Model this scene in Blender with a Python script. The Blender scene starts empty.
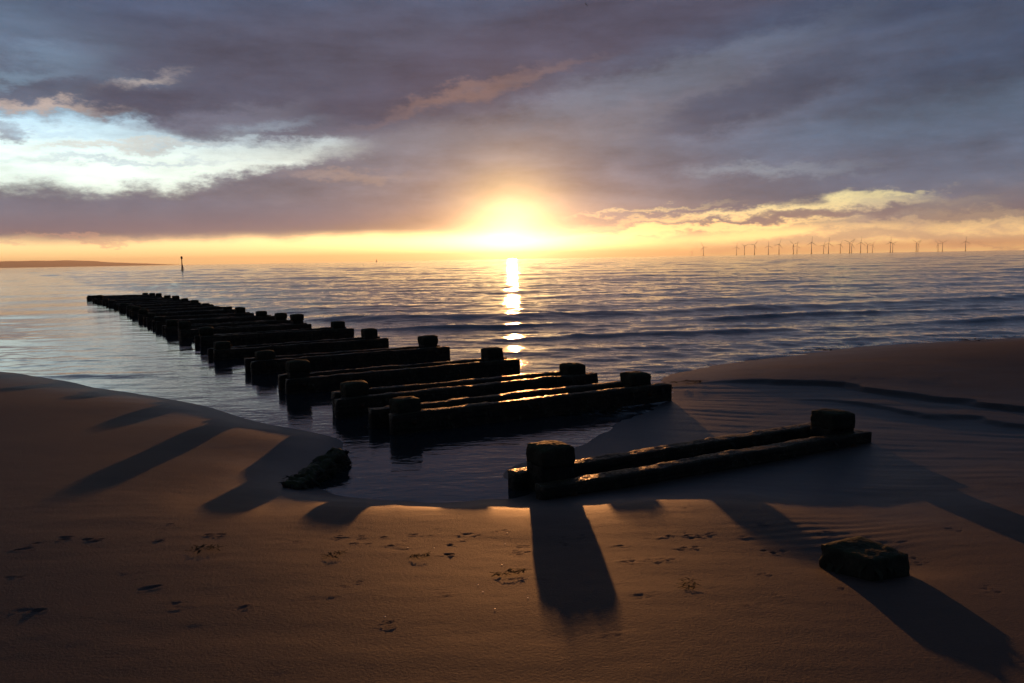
import bpy, bmesh, math, random
import numpy as np
from mathutils import Vector, Matrix

D = bpy.data
SC = bpy.context.scene
rnd = random.Random(7)

# ------------------------------------------------------------------ camera
F_PX, EYE = 826.0, 1.75            # focal length in pixels of a 1024 wide frame, eye height over the water
PITCH, ROLL = math.atan(82.5 / F_PX), math.radians(1.0)
fw = Vector((0, math.cos(PITCH), -math.sin(PITCH)))
u0 = Vector((0, math.sin(PITCH), math.cos(PITCH)))
r0 = Vector((1, 0, 0))
rt = math.cos(ROLL) * r0 - math.sin(ROLL) * u0
up = math.cos(ROLL) * u0 + math.sin(ROLL) * r0
cam_d = D.cameras.new('camera')
cam_d.sensor_width = 36
cam_d.lens = F_PX / 1024 * 36
cam_d.clip_start = 0.05
cam_d.clip_end = 120000
cam = D.objects.new('camera', cam_d)
SC.collection.objects.link(cam)
M3 = Matrix((rt, up, -fw)).transposed()
cam.matrix_world = Matrix.Translation((0, 0, EYE)) @ M3.to_4x4()
SC.camera = cam

# ------------------------------------------------------------------ exposure
SC.view_settings.view_transform = 'Standard'
SC.view_settings.look = 'None'
SC.view_settings.gamma = 1
SC.view_settings.use_curve_mapping = False
SC.view_settings.exposure = 0.0
EXPO = 2.0 ** SC.view_settings.exposure

# ------------------------------------------------------------------ sun
SUN_AZ, SUN_EL = 0.1, 1.75
S_DIR = Vector((math.sin(math.radians(SUN_AZ)) * math.cos(math.radians(SUN_EL)),
                math.cos(math.radians(SUN_AZ)) * math.cos(math.radians(SUN_EL)),
                math.sin(math.radians(SUN_EL))))
sl = D.lights.new('sun', 'SUN')
sl.energy = 2.9
sl.angle = math.radians(0.5)
sl.color = (1.0, 0.40, 0.12)
so = D.objects.new('sun', sl)
so.rotation_euler = S_DIR.to_track_quat('Z', 'Y').to_euler()
so.location = (0, 30, 40)
SC.collection.objects.link(so)

# ------------------------------------------------------------------ sky (world)
def lin(c):
    out = []
    for v in c:
        v = v / 255
        out.append(v / 12.92 if v <= 0.04045 else ((v + 0.055) / 1.055) ** 2.4)
    return out
def direction(px, py):
    d = fw + rt * (px - 512) / F_PX - up * (py - 341.5) / F_PX
    return math.degrees(math.atan2(d.x, d.y)), math.degrees(math.atan2(d.z, math.hypot(d.x, d.y)))

W = D.worlds.new('World')
SC.world = W
W.use_nodes = True
nt = W.node_tree
nt.nodes.clear()
def nn(t, **kw):
    n = nt.nodes.new(t)
    for k, v in kw.items():
        setattr(n, k, v)
    return n
def put(sock, v):
    if hasattr(v, 'is_linked') or isinstance(v, bpy.types.NodeSocket):
        nt.links.new(v, sock)
    else:
        sock.default_value = v
def mth(op, a, b=0.0, clamp=False):
    n = nn('ShaderNodeMath', operation=op, use_clamp=clamp)
    put(n.inputs[0], a)
    put(n.inputs[1], b)
    return n.outputs[0]
def vmth(op, a, b=None):
    n = nn('ShaderNodeVectorMath', operation=op)
    put(n.inputs[0], a)
    if b is not None:
        put(n.inputs[1], b)
    return n.outputs['Value'] if op in ('LENGTH', 'DOT_PRODUCT') else n.outputs[0]
def mapr(v, a, b, c=0.0, d=1.0, smooth=True):
    n = nn('ShaderNodeMapRange', interpolation_type='SMOOTHSTEP' if smooth else 'LINEAR')
    put(n.inputs[0], v)
    for i, q in enumerate((a, b, c, d)):
        put(n.inputs[1 + i], q)
    return n.outputs[0]
def mixc(f, a, b, mode='MIX'):
    n = nn('ShaderNodeMix', data_type='RGBA', blend_type=mode)
    put(n.inputs[0], f)
    put(n.inputs[6], a)
    put(n.inputs[7], b)
    return n.outputs[2]
def col(c, k=1.0):
    return [v * k for v in lin(c)] + [1.0]
def ramp(v, stops, lo, hi):
    n = nn('ShaderNodeValToRGB')
    cr = n.color_ramp
    cr.interpolation = 'EASE'
    t = mapr(v, lo, hi, 0, 1, False)
    nt.links.new(t, n.inputs[0])
    while len(cr.elements) < len(stops):
        cr.elements.new(0.5)
    for e, (p, c) in zip(cr.elements, sorted(stops)):
        e.position = (p - lo) / (hi - lo)
        e.color = col(c)
    return n.outputs[0]
tc = nn('ShaderNodeTexCoord')
DIR = tc.outputs['Generated']
sep = nn('ShaderNodeSeparateXYZ')
nt.links.new(DIR, sep.inputs[0])
dx, dy, dz = sep.outputs
AZ = mth('MULTIPLY', mth('ARCTAN2', dx, dy), 57.29578)
EL = mth('MULTIPLY', mth('ARCSINE', dz), 57.29578)
cmb = nn('ShaderNodeCombineXYZ')
nt.links.new(AZ, cmb.inputs[0])
nt.links.new(EL, cmb.inputs[1])
POS = cmb.outputs[0]
def noise(scale, stretch=(1, 1, 3.0), detail=5, rough=0.55, off=0.0):
    mp = nn('ShaderNodeMapping')
    nt.links.new(DIR, mp.inputs['Vector'])
    mp.inputs['Scale'].default_value = stretch
    mp.inputs['Location'].default_value = (off, off * 1.7, off * 0.3)
    n = nn('ShaderNodeTexNoise')
    nt.links.new(mp.outputs[0], n.inputs['Vector'])
    n.inputs['Scale'].default_value = scale
    n.inputs['Detail'].default_value = detail
    n.inputs['Roughness'].default_value = rough
    return n
nA = noise(5, detail=6, rough=0.6)
nB = noise(17, (1, 1, 2.4), detail=8, rough=0.70, off=3.1)
nC = noise(2.2, (1, 1, 4.0), detail=5, rough=0.55, off=7.7)
def warp(noise_node, ax, ay, base):
    v = vmth('SUBTRACT', noise_node.outputs['Color'], (0.5, 0.5, 0.5))
    v = vmth('MULTIPLY', v, (ax, ay, 0))
    return vmth('ADD', base, v)
P_SOFT = warp(nB, 3, 1.4, warp(nA, 9, 3.0, POS))
P_RAG = warp(nB, 7, 3.0, warp(nA, 5, 1.6, POS))
P_RAG2 = warp(nB, 7, 3.4, POS)
DEG = 57.29578 / F_PX
def blob(px, py, rx, ry, rot=0, soft=0.5, pos=None, a=1.0):
    """soft ellipse of cloud around the direction seen at px, py"""
    ca, ce = direction(px, py)
    mp = nn('ShaderNodeMapping', vector_type='TEXTURE')
    nt.links.new(pos or P_SOFT, mp.inputs['Vector'])
    mp.inputs['Location'].default_value = (ca, ce, 0)
    mp.inputs['Rotation'].default_value = (0, 0, math.radians(rot))
    mp.inputs['Scale'].default_value = (rx * DEG, ry * DEG, 1)
    return mapr(vmth('LENGTH', mp.outputs[0]), 1 + soft, max(1 - soft, 0), 0.0, a)
def gauss(v, s):
    q = mth('DIVIDE', v, s)
    return mth('EXPONENT', mth('MULTIPLY', mth('MULTIPLY', q, q), -1.0))

sky = nn('ShaderNodeTexSky', sky_type='NISHITA')
sky.sun_disc = False
sky.sun_elevation = math.radians(SUN_EL)
sky.sun_rotation = math.radians(SUN_AZ)
sky.altitude = 0
sky.air_density = 1.0
sky.dust_density = 2.0

clear = ramp(EL, [(-2, (250, 195, 125)), (0.3, (255, 212, 142)), (1.6, (255, 222, 160)), (3.2, (245, 235, 215)), (6, (238, 232, 222)),
                  (10, (175, 200, 222)), (16, (120, 150, 185)), (40, (60, 85, 120)), (90, (40, 60, 95))], -2, 90)
clear = mixc(mth('MULTIPLY', mapr(AZ, 0, 8, 0, 0.85), mapr(EL, 6, 4, 0, 1)), clear, col((255, 214, 142)))
hot = vmth('SCALE', clear)
put(hot.node.inputs['Scale'], mapr(EL, 1.0, 5.0, 1.45, 1.10))
clear = hot
clear = mixc(0.02, clear, sky.outputs[0], 'ADD')
deck = ramp(EL, [(0, (165, 132, 118)), (2.5, (142, 122, 126)), (5, (126, 115, 126)), (8, (112, 108, 122)), (11.5, (98, 98, 116)),
                 (16, (80, 86, 110)), (35, (62, 69, 90)), (90, (58, 65, 84))], 0, 90)
# slate blue to the right, cooler far left
deck = mixc(mapr(AZ, 4, 28, 0, 0.75), deck, ramp(EL, [(0, (142, 124, 124)), (3, (108, 110, 126)), (7, (84, 98, 121)), (13, (62, 77, 104)), (90, (58, 66, 86))], 0, 90))
det = mth('ADD', mth('MULTIPLY', nA.outputs[0], 0.55), mth('MULTIPLY', nC.outputs[0], 0.75))
det = mapr(det, 0.48, 0.82, 0.62, 1.38, False)
deckv = vmth('SCALE', deck)
nt.nodes[-1].name
sc_n = deckv.node
put(sc_n.inputs['Scale'], det)
deck = sc_n.outputs[0]

deck_cover = mapr(mth('ADD', EL, mth('MULTIPLY', mth('SUBTRACT', nC.outputs[0], 0.5), 2.4)), 1.15, 2.0)
def minus(m, b):
    return mth('MULTIPLY', m, mth('SUBTRACT', 1.0, b))
holes = [
    dict(px=20, py=150, rx=175, ry=32, soft=0.35), dict(px=215, py=163, rx=115, ry=13, rot=7, soft=0.55),
    dict(px=300, py=153, rx=34, ry=5, rot=12, soft=0.7, a=0.7),
    dict(px=58, py=56, rx=38, ry=9, soft=0.9, a=0.45), dict(px=25, py=75, rx=60, ry=6, rot=5, soft=0.9, a=0.3), dict(px=130, py=86, rx=38, ry=10, rot=12, soft=0.95, a=0.5),
    dict(px=205, py=128, rx=70, ry=6, rot=5, soft=0.9, a=0.6),
    dict(px=700, py=214, rx=80, ry=3.5, rot=4, soft=0.98, a=0.6), dict(px=838, py=200, rx=42, ry=6.5, soft=0.95, a=0.85), dict(px=715, py=223, rx=70, ry=1.8, rot=2, soft=0.98, a=0.5), dict(px=650, py=207, rx=50, ry=1.8, rot=4, soft=0.98, a=0.4),
    dict(px=770, py=207, rx=40, ry=4, rot=4, soft=0.95, a=0.6),
    dict(px=925, py=206, rx=42, ry=4.5, soft=0.95, a=0.55), dict(px=640, py=231, rx=150, ry=3.5, rot=2, soft=0.9, a=0.85),
    dict(px=885, py=195, rx=34, ry=3, rot=-4, soft=0.95, a=0.7), dict(px=965, py=214, rx=45, ry=3, soft=0.95, a=0.6), dict(px=775, py=222, rx=55, ry=2.5, soft=0.95, a=0.6),
    dict(px=850, py=227, rx=110, ry=4, soft=0.95, a=0.35), dict(px=980, py=222, rx=40, ry=3, soft=0.95, a=0.4),
]
for h in holes:
    deck_cover = minus(deck_cover, blob(pos=P_RAG, **h))
c = mixc(deck_cover, clear, deck)
# bodies of cloud: darker and lighter masses laid over the deck
layers = [
    ((72, 76, 96), dict(px=560, py=-25, rx=800, ry=60, rot=2, soft=0.7, a=0.7), P_SOFT),
    ((110, 120, 140), dict(px=20, py=38, rx=110, ry=30, rot=-14, soft=0.8, a=0.55), P_RAG),
    ((136, 122, 128), dict(px=590, py=128, rx=230, ry=26, rot=11, soft=0.8, a=0.45), P_SOFT),
    ((142, 124, 126), dict(px=330, py=150, rx=120, ry=16, rot=6, soft=0.9, a=0.35), P_SOFT),
    ((82, 78, 95), dict(px=330, py=66, rx=240, ry=46, rot=3, soft=0.45, a=0.9), P_SOFT),
    ((78, 74, 92), dict(px=590, py=38, rx=270, ry=34, rot=15, soft=0.45, a=0.9), P_SOFT),
    ((112, 112, 126), dict(px=640, py=86, rx=150, ry=12, rot=14, soft=0.8, a=0.6), P_RAG),
    ((74, 76, 93), dict(px=765, py=93, rx=95, ry=20, rot=16, soft=0.5, a=0.85), P_RAG),
    ((72, 77, 96), dict(px=880, py=56, rx=150, ry=16, rot=12, soft=0.7, a=0.75), P_RAG),
    ((92, 104, 124), dict(px=930, py=118, rx=150, ry=16, rot=8, soft=0.8, a=0.6), P_SOFT),
    ((86, 92, 110), dict(px=930, py=176, rx=170, ry=14, rot=2, soft=0.8, a=0.6), P_RAG),
    ((160, 116, 106), dict(px=455, py=97, rx=70, ry=5, rot=15, soft=0.9, a=0.5), P_RAG),
    ((150, 112, 106), dict(px=530, py=82, rx=60, ry=4, rot=15, soft=0.9, a=0.4), P_RAG),
    ((190, 148, 132), dict(px=350, py=178, rx=45, ry=4, soft=0.9, a=0.45), P_RAG),
    ((166, 164, 168), dict(px=765, py=170, rx=60, ry=4, rot=-3, soft=0.95, a=0.35), P_RAG),
    ((214, 172, 156), dict(px=45, py=106, rx=80, ry=3.5, rot=-2, soft=0.95, a=0.75), P_RAG),
    ((222, 184, 166), dict(px=128, py=84, rx=28, ry=5, rot=20, soft=0.95, a=0.5), P_RAG),
    ((84, 80, 97), dict(px=158, py=108, rx=70, ry=16, rot=-6, soft=0.45, a=0.95), P_RAG2),
    ((112, 105, 119), dict(px=218, py=124, rx=66, ry=13, rot=10, soft=0.6, a=0.85), P_RAG2),
    ((132, 122, 132), dict(px=5, py=129, rx=16, ry=6, soft=0.6, a=0.9), P_RAG),
    ((178, 178, 188), dict(px=120, py=162, rx=75, ry=2.5, soft=0.95, a=0.55), P_RAG),
    ((196, 204, 214), dict(px=60, py=132, rx=90, ry=5, rot=-4, soft=0.95, a=0.6), P_RAG),
    ((186, 184, 190), dict(px=190, py=147, rx=80, ry=3, rot=3, soft=0.95, a=0.55), P_RAG),
    ((226, 200, 184), dict(px=110, py=147, rx=60, ry=2.5, rot=2, soft=0.95, a=0.6), P_RAG),
    ((122, 112, 125), dict(px=60, py=213, rx=330, ry=18, rot=0, soft=0.35, a=0.85), P_SOFT),
    ((150, 126, 120), dict(px=805, py=214, rx=46, ry=4.5, rot=3, soft=0.7, a=0.85), P_RAG2),
    ((130, 114, 118), dict(px=893, py=213, rx=32, ry=5, rot=0, soft=0.7, a=0.85), P_RAG2),
    ((112, 104, 114), dict(px=985, py=205, rx=75, ry=14, rot=5, soft=0.6, a=0.8), P_RAG2),
    ((172, 144, 132), dict(px=900, py=236, rx=190, ry=5, rot=1, soft=0.8, a=0.75), P_SOFT),
    ((150, 122, 118), dict(px=1000, py=246, rx=24, ry=1.6, soft=0.6, a=0.6), P_RAG2),
    ((226, 172, 124), dict(px=860, py=247, rx=240, ry=4, rot=1, soft=0.8, a=0.6), POS),
    ((206, 160, 140), dict(px=70, py=240, rx=60, ry=1.8, rot=1, soft=0.9, a=0.6), P_RAG2),
]
for cc, b, p in layers:
    c = mixc(blob(pos=p, **b), c, col(cc))
# long streaks across the deck
mpS = nn('ShaderNodeMapping')
nt.links.new(warp(nA, 4, 1.5, POS), mpS.inputs['Vector'])
mpS.inputs['Rotation'].default_value = (0, 0, math.radians(-9))
mpS.inputs['Scale'].default_value = (0.07, 0.42, 1)
nS = nn('ShaderNodeTexNoise')
nt.links.new(mpS.outputs[0], nS.inputs['Vector'])
nS.inputs['Scale'].default_value = 1.0
nS.inputs['Detail'].default_value = 7
nS.inputs['Roughness'].default_value = 0.6
streak = mapr(mth('ADD', mth('MULTIPLY', nS.outputs[0], 0.65), mth('MULTIPLY', nB.outputs[0], 0.35)), 0.36, 0.66, 0.75, 1.27, False)
streak = mth('ADD', 1.0, mth('MULTIPLY', mth('SUBTRACT', streak, 1.0), mapr(EL, 1.5, 5.0)))
cs_ = vmth('SCALE', c)
put(cs_.node.inputs['Scale'], streak)
c = cs_
c = mixc(mapr(EL, 1.6, 4.0), c, mixc(1.0, c, (0.93, 1.18, 1.24, 1), 'MULTIPLY'))
# the sun's own glow through thin cloud
ts = mth('MULTIPLY', mth('ARCCOSINE', mth('MINIMUM', vmth('DOT_PRODUCT', DIR, tuple(S_DIR)), 0.9999999)), 57.29578)
def add_glow(c, m, rgb):
    g = nn('ShaderNodeMix', data_type='RGBA', blend_type='ADD')
    put(g.inputs[0], 1.0)
    put(g.inputs[6], c)
    s = vmth('SCALE', tuple(rgb))
    put(s.node.inputs['Scale'], m)
    nt.links.new(s, g.inputs[7])
    return g.outputs[2]
gl_mod = mapr(nA.outputs[0], 0.3, 0.7, 0.75, 1.25, False)
c = add_glow(c, mth('EXPONENT', mth('MULTIPLY', ts, -1 / 9.0)), (0.055, 0.012, -0.006))
c = add_glow(c, mth('MULTIPLY', mth('EXPONENT', mth('MULTIPLY', ts, -1 / 2.25)), gl_mod), (1.75, 0.86, 0.15))
c = add_glow(c, gauss(ts, 3.0), (1.0, 0.76, 0.38))
oval = mth('MULTIPLY', gauss(AZ, 6.5), gauss(mth('SUBTRACT', EL, 0.9), 1.15))
c = add_glow(c, oval, (1.0, 0.8, 0.46))
fan = mth('MULTIPLY', gauss(AZ, 10.0), gauss(mth('SUBTRACT', EL, 1.2), 3.6))
c = add_glow(c, mth('MULTIPLY', fan, gl_mod), (0.42, 0.20, 0.045))
band = mth('MULTIPLY', gauss(mth('SUBTRACT', AZ, -2.0), 14.0), gauss(mth('SUBTRACT', EL, 1.2), 0.7))
c = add_glow(c, band, (0.9, 0.62, 0.22))
# the unseen half of the sky, behind the camera, is dull evening cloud
back = mapr(dy, 0.55, -0.5, 1.0, 0.55)
bs = vmth('SCALE', c)
put(bs.node.inputs['Scale'], back)
bg = nn('ShaderNodeBackground')
nt.links.new(bs, bg.inputs[0])
bg.inputs[1].default_value = 1.0 / EXPO
wo = nn('ShaderNodeOutputWorld')
nt.links.new(bg.outputs[0], wo.inputs[0])
W.cycles.sampling_method = 'MANUAL'
W.cycles.sample_map_resolution = 1024
SC.cycles.max_bounces = 6
SC.cycles.sample_clamp_indirect = 4.0
SC.cycles.caustics_reflective = False
SC.cycles.caustics_refractive = False

# ------------------------------------------------------------------ helpers
def link(o, parent=None):
    SC.collection.objects.link(o)
    if parent:
        o.parent = parent
    return o
def tag(o, label=None, cat=None, group=None, kind=None):
    if label: o['label'] = label
    if cat: o['category'] = cat
    if group: o['group'] = group
    if kind: o['kind'] = kind
    return o
def empty(name, loc, rz=0.0):
    o = D.objects.new(name, None)
    o.empty_display_size = 0.2
    o.location = loc
    o.rotation_euler = (0, 0, rz)
    return link(o)
def obj(name, me, mat=None, parent=None):
    o = D.objects.new(name, me)
    if mat and not me.materials:
        me.materials.append(mat)
    return link(o, parent)
def mesh_np(name, V, Fc, smooth=True):
    me = D.meshes.new(name)
    V = np.asarray(V, np.float32); Fc = np.asarray(Fc, np.int32)
    me.vertices.add(len(V)); me.vertices.foreach_set('co', V.ravel())
    me.loops.add(Fc.size); me.loops.foreach_set('vertex_index', Fc.ravel())
    me.polygons.add(len(Fc))
    me.polygons.foreach_set('loop_start', np.arange(0, Fc.size, Fc.shape[1], dtype=np.int32))
    me.polygons.foreach_set('use_smooth', np.full(len(Fc), smooth))
    me.update(calc_edges=True)
    return me
def grid_faces(ny, nx):
    i = np.arange(ny - 1)[:, None] * nx + np.arange(nx - 1)[None, :]
    return np.stack([i, i + 1, i + nx + 1, i + nx], -1).reshape(-1, 4)
_tabs = {}
def vnoise(x, y, seed=0):
    """smooth value noise in 0..1"""
    if seed not in _tabs:
        _tabs[seed] = np.random.RandomState(seed).rand(256, 256)
    T = _tabs[seed]
    xi = np.floor(x).astype(int); yi = np.floor(y).astype(int)
    fx = x - xi; fy = y - yi
    fx = fx * fx * fx * (fx * (fx * 6 - 15) + 10); fy = fy * fy * fy * (fy * (fy * 6 - 15) + 10)
    a = T[yi % 256, xi % 256]; b = T[yi % 256, (xi + 1) % 256]
    cc = T[(yi + 1) % 256, xi % 256]; d = T[(yi + 1) % 256, (xi + 1) % 256]
    return (a * (1 - fx) + b * fx) * (1 - fy) + (cc * (1 - fx) + d * fx) * fy
def fbm(x, y, seed=0, octv=4):
    s = 0; a = 0.5; t = 0
    for k in range(octv):
        s = s + a * vnoise(x * 2 ** k + 13.7 * k, y * 2 ** k + 7.1 * k, seed + k); t += a; a *= 0.5
    return s / t
def sstep(a, b, x):
    t = np.clip((x - a) / (b - a), 0, 1)
    return t * t * (3 - 2 * t)
def new_mat(name):
    m = D.materials.new(name)
    m.use_nodes = True
    n = m.node_tree.nodes
    return m, m.node_tree, n['Principled BSDF']

# ------------------------------------------------------------------ sand heights
CTRL = [
    # water's edge, left beach, pool, then round the groyne to the right beach
    (-16, 19.5, 0), (-11.5, 16, 0), (-8.7, 13.9, 0), (-6, 11.8, 0), (-3.9, 10.2, 0), (-2.65, 8.85, 0), (-1.72, 8.03, 0), (-1.66, 6.6, 0.0), (-1.3, 5.95, 0.0),
    (-.6, 5.72, 0), (0, 5.8, 0), (-.1, 6.4, 0), (.2, 7.1, 0), (.75, 7.9, 0), (1.35, 8.9, 0), (1.95, 10.2, 0), (-.7, 6.6, -.025), (-.3, 7.4, -.025), (.6, 8.7, -.025), (2.24, 12.0, 0), (3.74, 13.47, 0), (6.26, 15.2, 0), (10.4, 16.6, 0), (16, 18, 0),
    # sea bed
    (-15, 24, -.4), (-8, 18, -.35), (-4, 14, -.3), (-2.5, 11.5, -.3), (0, 10.0, -.12), (.5, 12.5, -.25), (3, 17, -.35), (8, 20, -.35), (18, 24, -.5), (0, 22, -.5),
    (-15, 40, -1), (18, 40, -1), (0, 40, -1), (-1.2, 7.3, -.06), (-1.2, 8.3, -.14),
    # beach in the foreground
    (-3, 3, .268), (0, 2.4, .272), (0, 3, .268), (.3, 3.4, .260), (.1, 4.4, .19), (0, 5, .148), (-.6, 5.6, .03), (0, 5.6, .03), (-.6, 5.3, .115), (0, 5.22, .115), (1.0, 5.36, .11), (.9, 5.75, .03), (1.6, 5.3, .10), (1.8, 5.75, .05), (1.8, 4.3, .165), (3, 3, .268), (3, 4.5, .165), (2.8, 5.6, .075), (5, 5, .18),
    (-1.9, 5, .215), (-1.2, 5.2, .135), (-3, 7, .17), (-4, 8.4, .15), (-6.4, 11.2, .10), (-4.3, 9.6, .115), (-3.1, 8.3, .125), (-2.3, 7.5, .125), (-2.3, 6.4, .15), (-8.9, 13.2, .10), (-3.2, 5.5, .235), (-6, 8, .25), (-9, 10.5, .25), (-12, 13, .22), (-5, 2, .28), (0, 1.0, .278), (5, 1.5, .28), (0, -5, .4), (-10, -5, .5), (10, -5, .5), (-15, 5, .5),
    # flat wet sand round the front trestle
    (.6, 6.1, .022), (1.1, 6.6, .022), (1.2, 7.6, .018), (2.9, 7.6, .035), (1.7, 7, .02), (2.4, 9.2, .025), (2.6, 10.6, .03),
    # bank and runnel on the right
    (3.1, 11.9, .05), (4.3, 12.3, .09), (6, 13, .13), (8, 13.5, .18), (10, 13, .26), (15, 13, .45), (4.3, 9, .05), (5, 8, .07), (4, 7, .06), (6, 6, .13), (7.5, 7.8, .12), (9, 8.5, .2), (12, 6, .45),
]
cp = np.array(CTRL, float)
def tps_k(r2):
    return 0.5 * r2 * np.log(r2 + 1e-9)
_n = len(cp)
_r2 = (cp[:, None, 0] - cp[None, :, 0]) ** 2 + (cp[:, None, 1] - cp[None, :, 1]) ** 2
_K = tps_k(_r2) + np.eye(_n) * 0.02
_Pm = np.column_stack([np.ones(_n), cp[:, :2]])
_A = np.block([[_K, _Pm], [_Pm.T, np.zeros((3, 3))]])
_w = np.linalg.solve(_A, np.concatenate([cp[:, 2], np.zeros(3)]))
def tps(x, y):
    s = _w[_n] + _w[_n + 1] * x + _w[_n + 2] * y
    for k in range(_n):
        s = s + _w[k] * tps_k((x - cp[k, 0]) ** 2 + (y - cp[k, 1]) ** 2)
    return s
BANK = np.array([(2.2, 11.1), (3.2, 10.9), (4.2, 10.4), (4.75, 9.4), (5.3, 8.6), (6.6, 7.9), (8.5, 7.5), (12, 7.3)])
BANK2 = np.array([(3.0, 9.9), (3.9, 9.2), (4.3, 8.3), (5.0, 7.6), (6.4, 7.1), (9, 6.8)])
def seg_signed(x, y, line):
    """signed distance to a polyline, positive on the sea side; t runs 0..1 along it"""
    best = np.full(x.shape, 1e9); sgn = np.ones(x.shape); tt = np.zeros(x.shape)
    for k in range(len(line) - 1):
        a = line[k]; b = line[k + 1]; d = b - a; L2 = d @ d
        t = np.clip(((x - a[0]) * d[0] + (y - a[1]) * d[1]) / L2, 0, 1)
        ex = x - a[0] - t * d[0]; ey = y - a[1] - t * d[1]
        dd = np.hypot(ex, ey); m = dd < best
        best = np.where(m, dd, best)
        sgn = np.where(m, np.sign(d[0] * ey - d[1] * ex), sgn)
        tt = np.where(m, (k + t) / (len(line) - 1), tt)
    return best * sgn, tt
prints = []
_pr = random.Random(21)
def trail(x, y, ang, n, step=0.55, side=0.09):
    for k in range(n):
        s = side * (1 if k % 2 else -1)
        cx_ = x + math.cos(ang) * step * k - math.sin(ang) * s + _pr.uniform(-.06, .06)
        cy_ = y + math.sin(ang) * step * k + math.cos(ang) * s + _pr.uniform(-.05, .05)
        if _pr.random() < .12: continue
        for _ in range(_pr.randint(3, 7)):
            prints.append((cx_ + _pr.gauss(0, .035), cy_ + _pr.gauss(0, .028), _pr.uniform(.007, .016), _pr.uniform(.003, .008)))
trail(-3.6, 4.7, -0.12, 11); trail(-2.6, 4.35, .04, 10, .33, .05); trail(-1.2, 4.2, .12, 8, .3, .06); trail(.6, 3.6, -.05, 8, .3, .05); trail(1.0, 4.6, -.4, 5, .3, .05); trail(-3.0, 3.4, 0.1, 9, .45); trail(-.5, 4.6, 0.05, 7, .38); trail(0.5, 4.1, 0.25, 6, .42); trail(0.3, 3.2, .5, 5, .36); trail(2.0, 3.2, .3, 5, .5); trail(-2.4, 3.9, -.3, 5, .5)
for k in range(90):
    prints.append((_pr.uniform(-4, 4), _pr.uniform(2.5, 5.2), _pr.uniform(.006, .013), _pr.uniform(.001, .0035)))
def sand_z(x, y, fine=True):
    wob = sstep(4.4, 5.0, y) * sstep(6.6, 5.9, y)
    z = tps(x, y + wob * (.62 * (fbm(x * .75 + 5, y * .3, 23, 3) - .5) + .10 * (fbm(x * 4, y * 2, 27, 2) - .5)))
    far = sstep(15, 30, np.abs(x)) + sstep(28, 40, y) + sstep(-4, -14, y)
    far = np.clip(far, 0, 1)
    shore = 18 + 0.12 * np.abs(x) * 0 + 0.0 * x
    zf = np.clip(0.055 * (shore - y), -1.6, 2.4)
    z = z * (1 - far) + zf * far
    if fine:
        near = 1 - far
        d, t = seg_signed(x, y, BANK)
        d = d + (fbm(x * 1.3, y * 1.3, 31, 3) - .5) * .35
        fade = sstep(0.02, 0.2, t) * sstep(30, 14, x)
        z = z + near * fade * (0.038 * sstep(-0.045, 0.045, d) - 0.020 * np.exp(-((d + .09) / .07) ** 2)) * sstep(3.0, 0.3, np.abs(d))
        d2, t2 = seg_signed(x, y, BANK2)
        d2 = d2 + (fbm(x * 1.7, y * 1.7, 35, 3) - .5) * .4
        z = z + near * sstep(0.02, 0.25, t2) * 0.030 * sstep(-0.04, 0.04, d2) * sstep(1.4, 0.2, np.abs(d2))
        # runnel streaks that follow the flow
        chan = sstep(.6, 2.2, x) * sstep(4.9, 5.9, y - 0.10 * (x - 2)) * sstep(.35, -.2, d)
        ca, sa = math.cos(-.42), math.sin(-.42)
        wx = x + .5 * (fbm(x * .5, y * .5, 41, 2) - .5); wy = y + .8 * (fbm(x * .45, y * .45, 43, 2) - .5)
        q = -sa * wx + ca * wy; p = ca * wx + sa * wy
        z = z + chan * 0.014 * (fbm(p * .55, q * 5.0, 51, 4) - .5)
        # gentle lumps and swash ripples on the beach
        z = z + near * 0.009 * (fbm(x * .7, y * .9, 61, 3) - .5)
        z = z + near * 0.005 * (fbm(x * 1.6, y * 5, 65, 3) - .5) * sstep(7, 4.5, y)
        z = z + near * 0.0016 * (fbm(x * 9, y * 13, 71, 3) - .5)
        # scour hollow round the low stump
        z = z - .035 * np.exp(-(((x - 1.80) / .34) ** 2 + ((y - 4.1) / .28) ** 2))
        rp = np.exp(-(((x - 1.8) / .45) ** 2 + ((y - 4.62) / .33) ** 2))
        z = z + rp * .002 * np.sin((y - .25 * x + .05 * fbm(x * 3, y * 3, 77, 2)) * 2 * math.pi / .11)
        # footprints and bird scrapes
        for (px, py, r, dp) in prints:
            m = (np.abs(x - px) < 3.2 * r) & (np.abs(y - py) < 3.2 * r)
            if m.any():
                dp = dp * (.4 + .6 * min(1, max(0, (py - 3.3) / .9)))
                ex = (x[m] - px) / r; ey = (y[m] - py) / r * 1.25
                rr = np.sqrt(ex * ex + ey * ey) + (fbm(x[m] * 28, y[m] * 28, 83, 2) - .5) * 1.4
                z[m] += -dp * np.exp(-rr ** 2 * 1.2) + .45 * dp * np.exp(-((rr - 1.5) / .4) ** 2)
    return z
def spans(parts):
    out = []
    for a, b, s in parts:
        out += list(np.arange(a, b, s))
    return np.array(out + [parts[-1][1]])
def geo(a, b, s, k):
    out = []; v = a
    while abs(v) < abs(b):
        out.append(v); s *= k; v += s * (1 if b > a else -1)
    return out + [b]
xs = np.array(sorted(set(geo(-14, -12000, .3, 1.35)[1:] + geo(14, 12000, .3, 1.35)[1:])) )
xs = np.concatenate([xs[xs < -14], spans([(-14, -4.2, .06), (-4.2, 5.2, .021), (5.2, 14, .05)]), xs[xs > 14]])
yb = np.array(geo(2.2, -8000, .1, 1.35)[1:])[::-1]; yf = np.array(geo(26, 400, .5, 1.4)[1:])
ys = np.concatenate([yb, spans([(2.2, 6.5, .015), (6.5, 13.5, .028), (13.5, 26, .15)]), yf])
X, Y = np.meshgrid(xs, ys)
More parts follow.
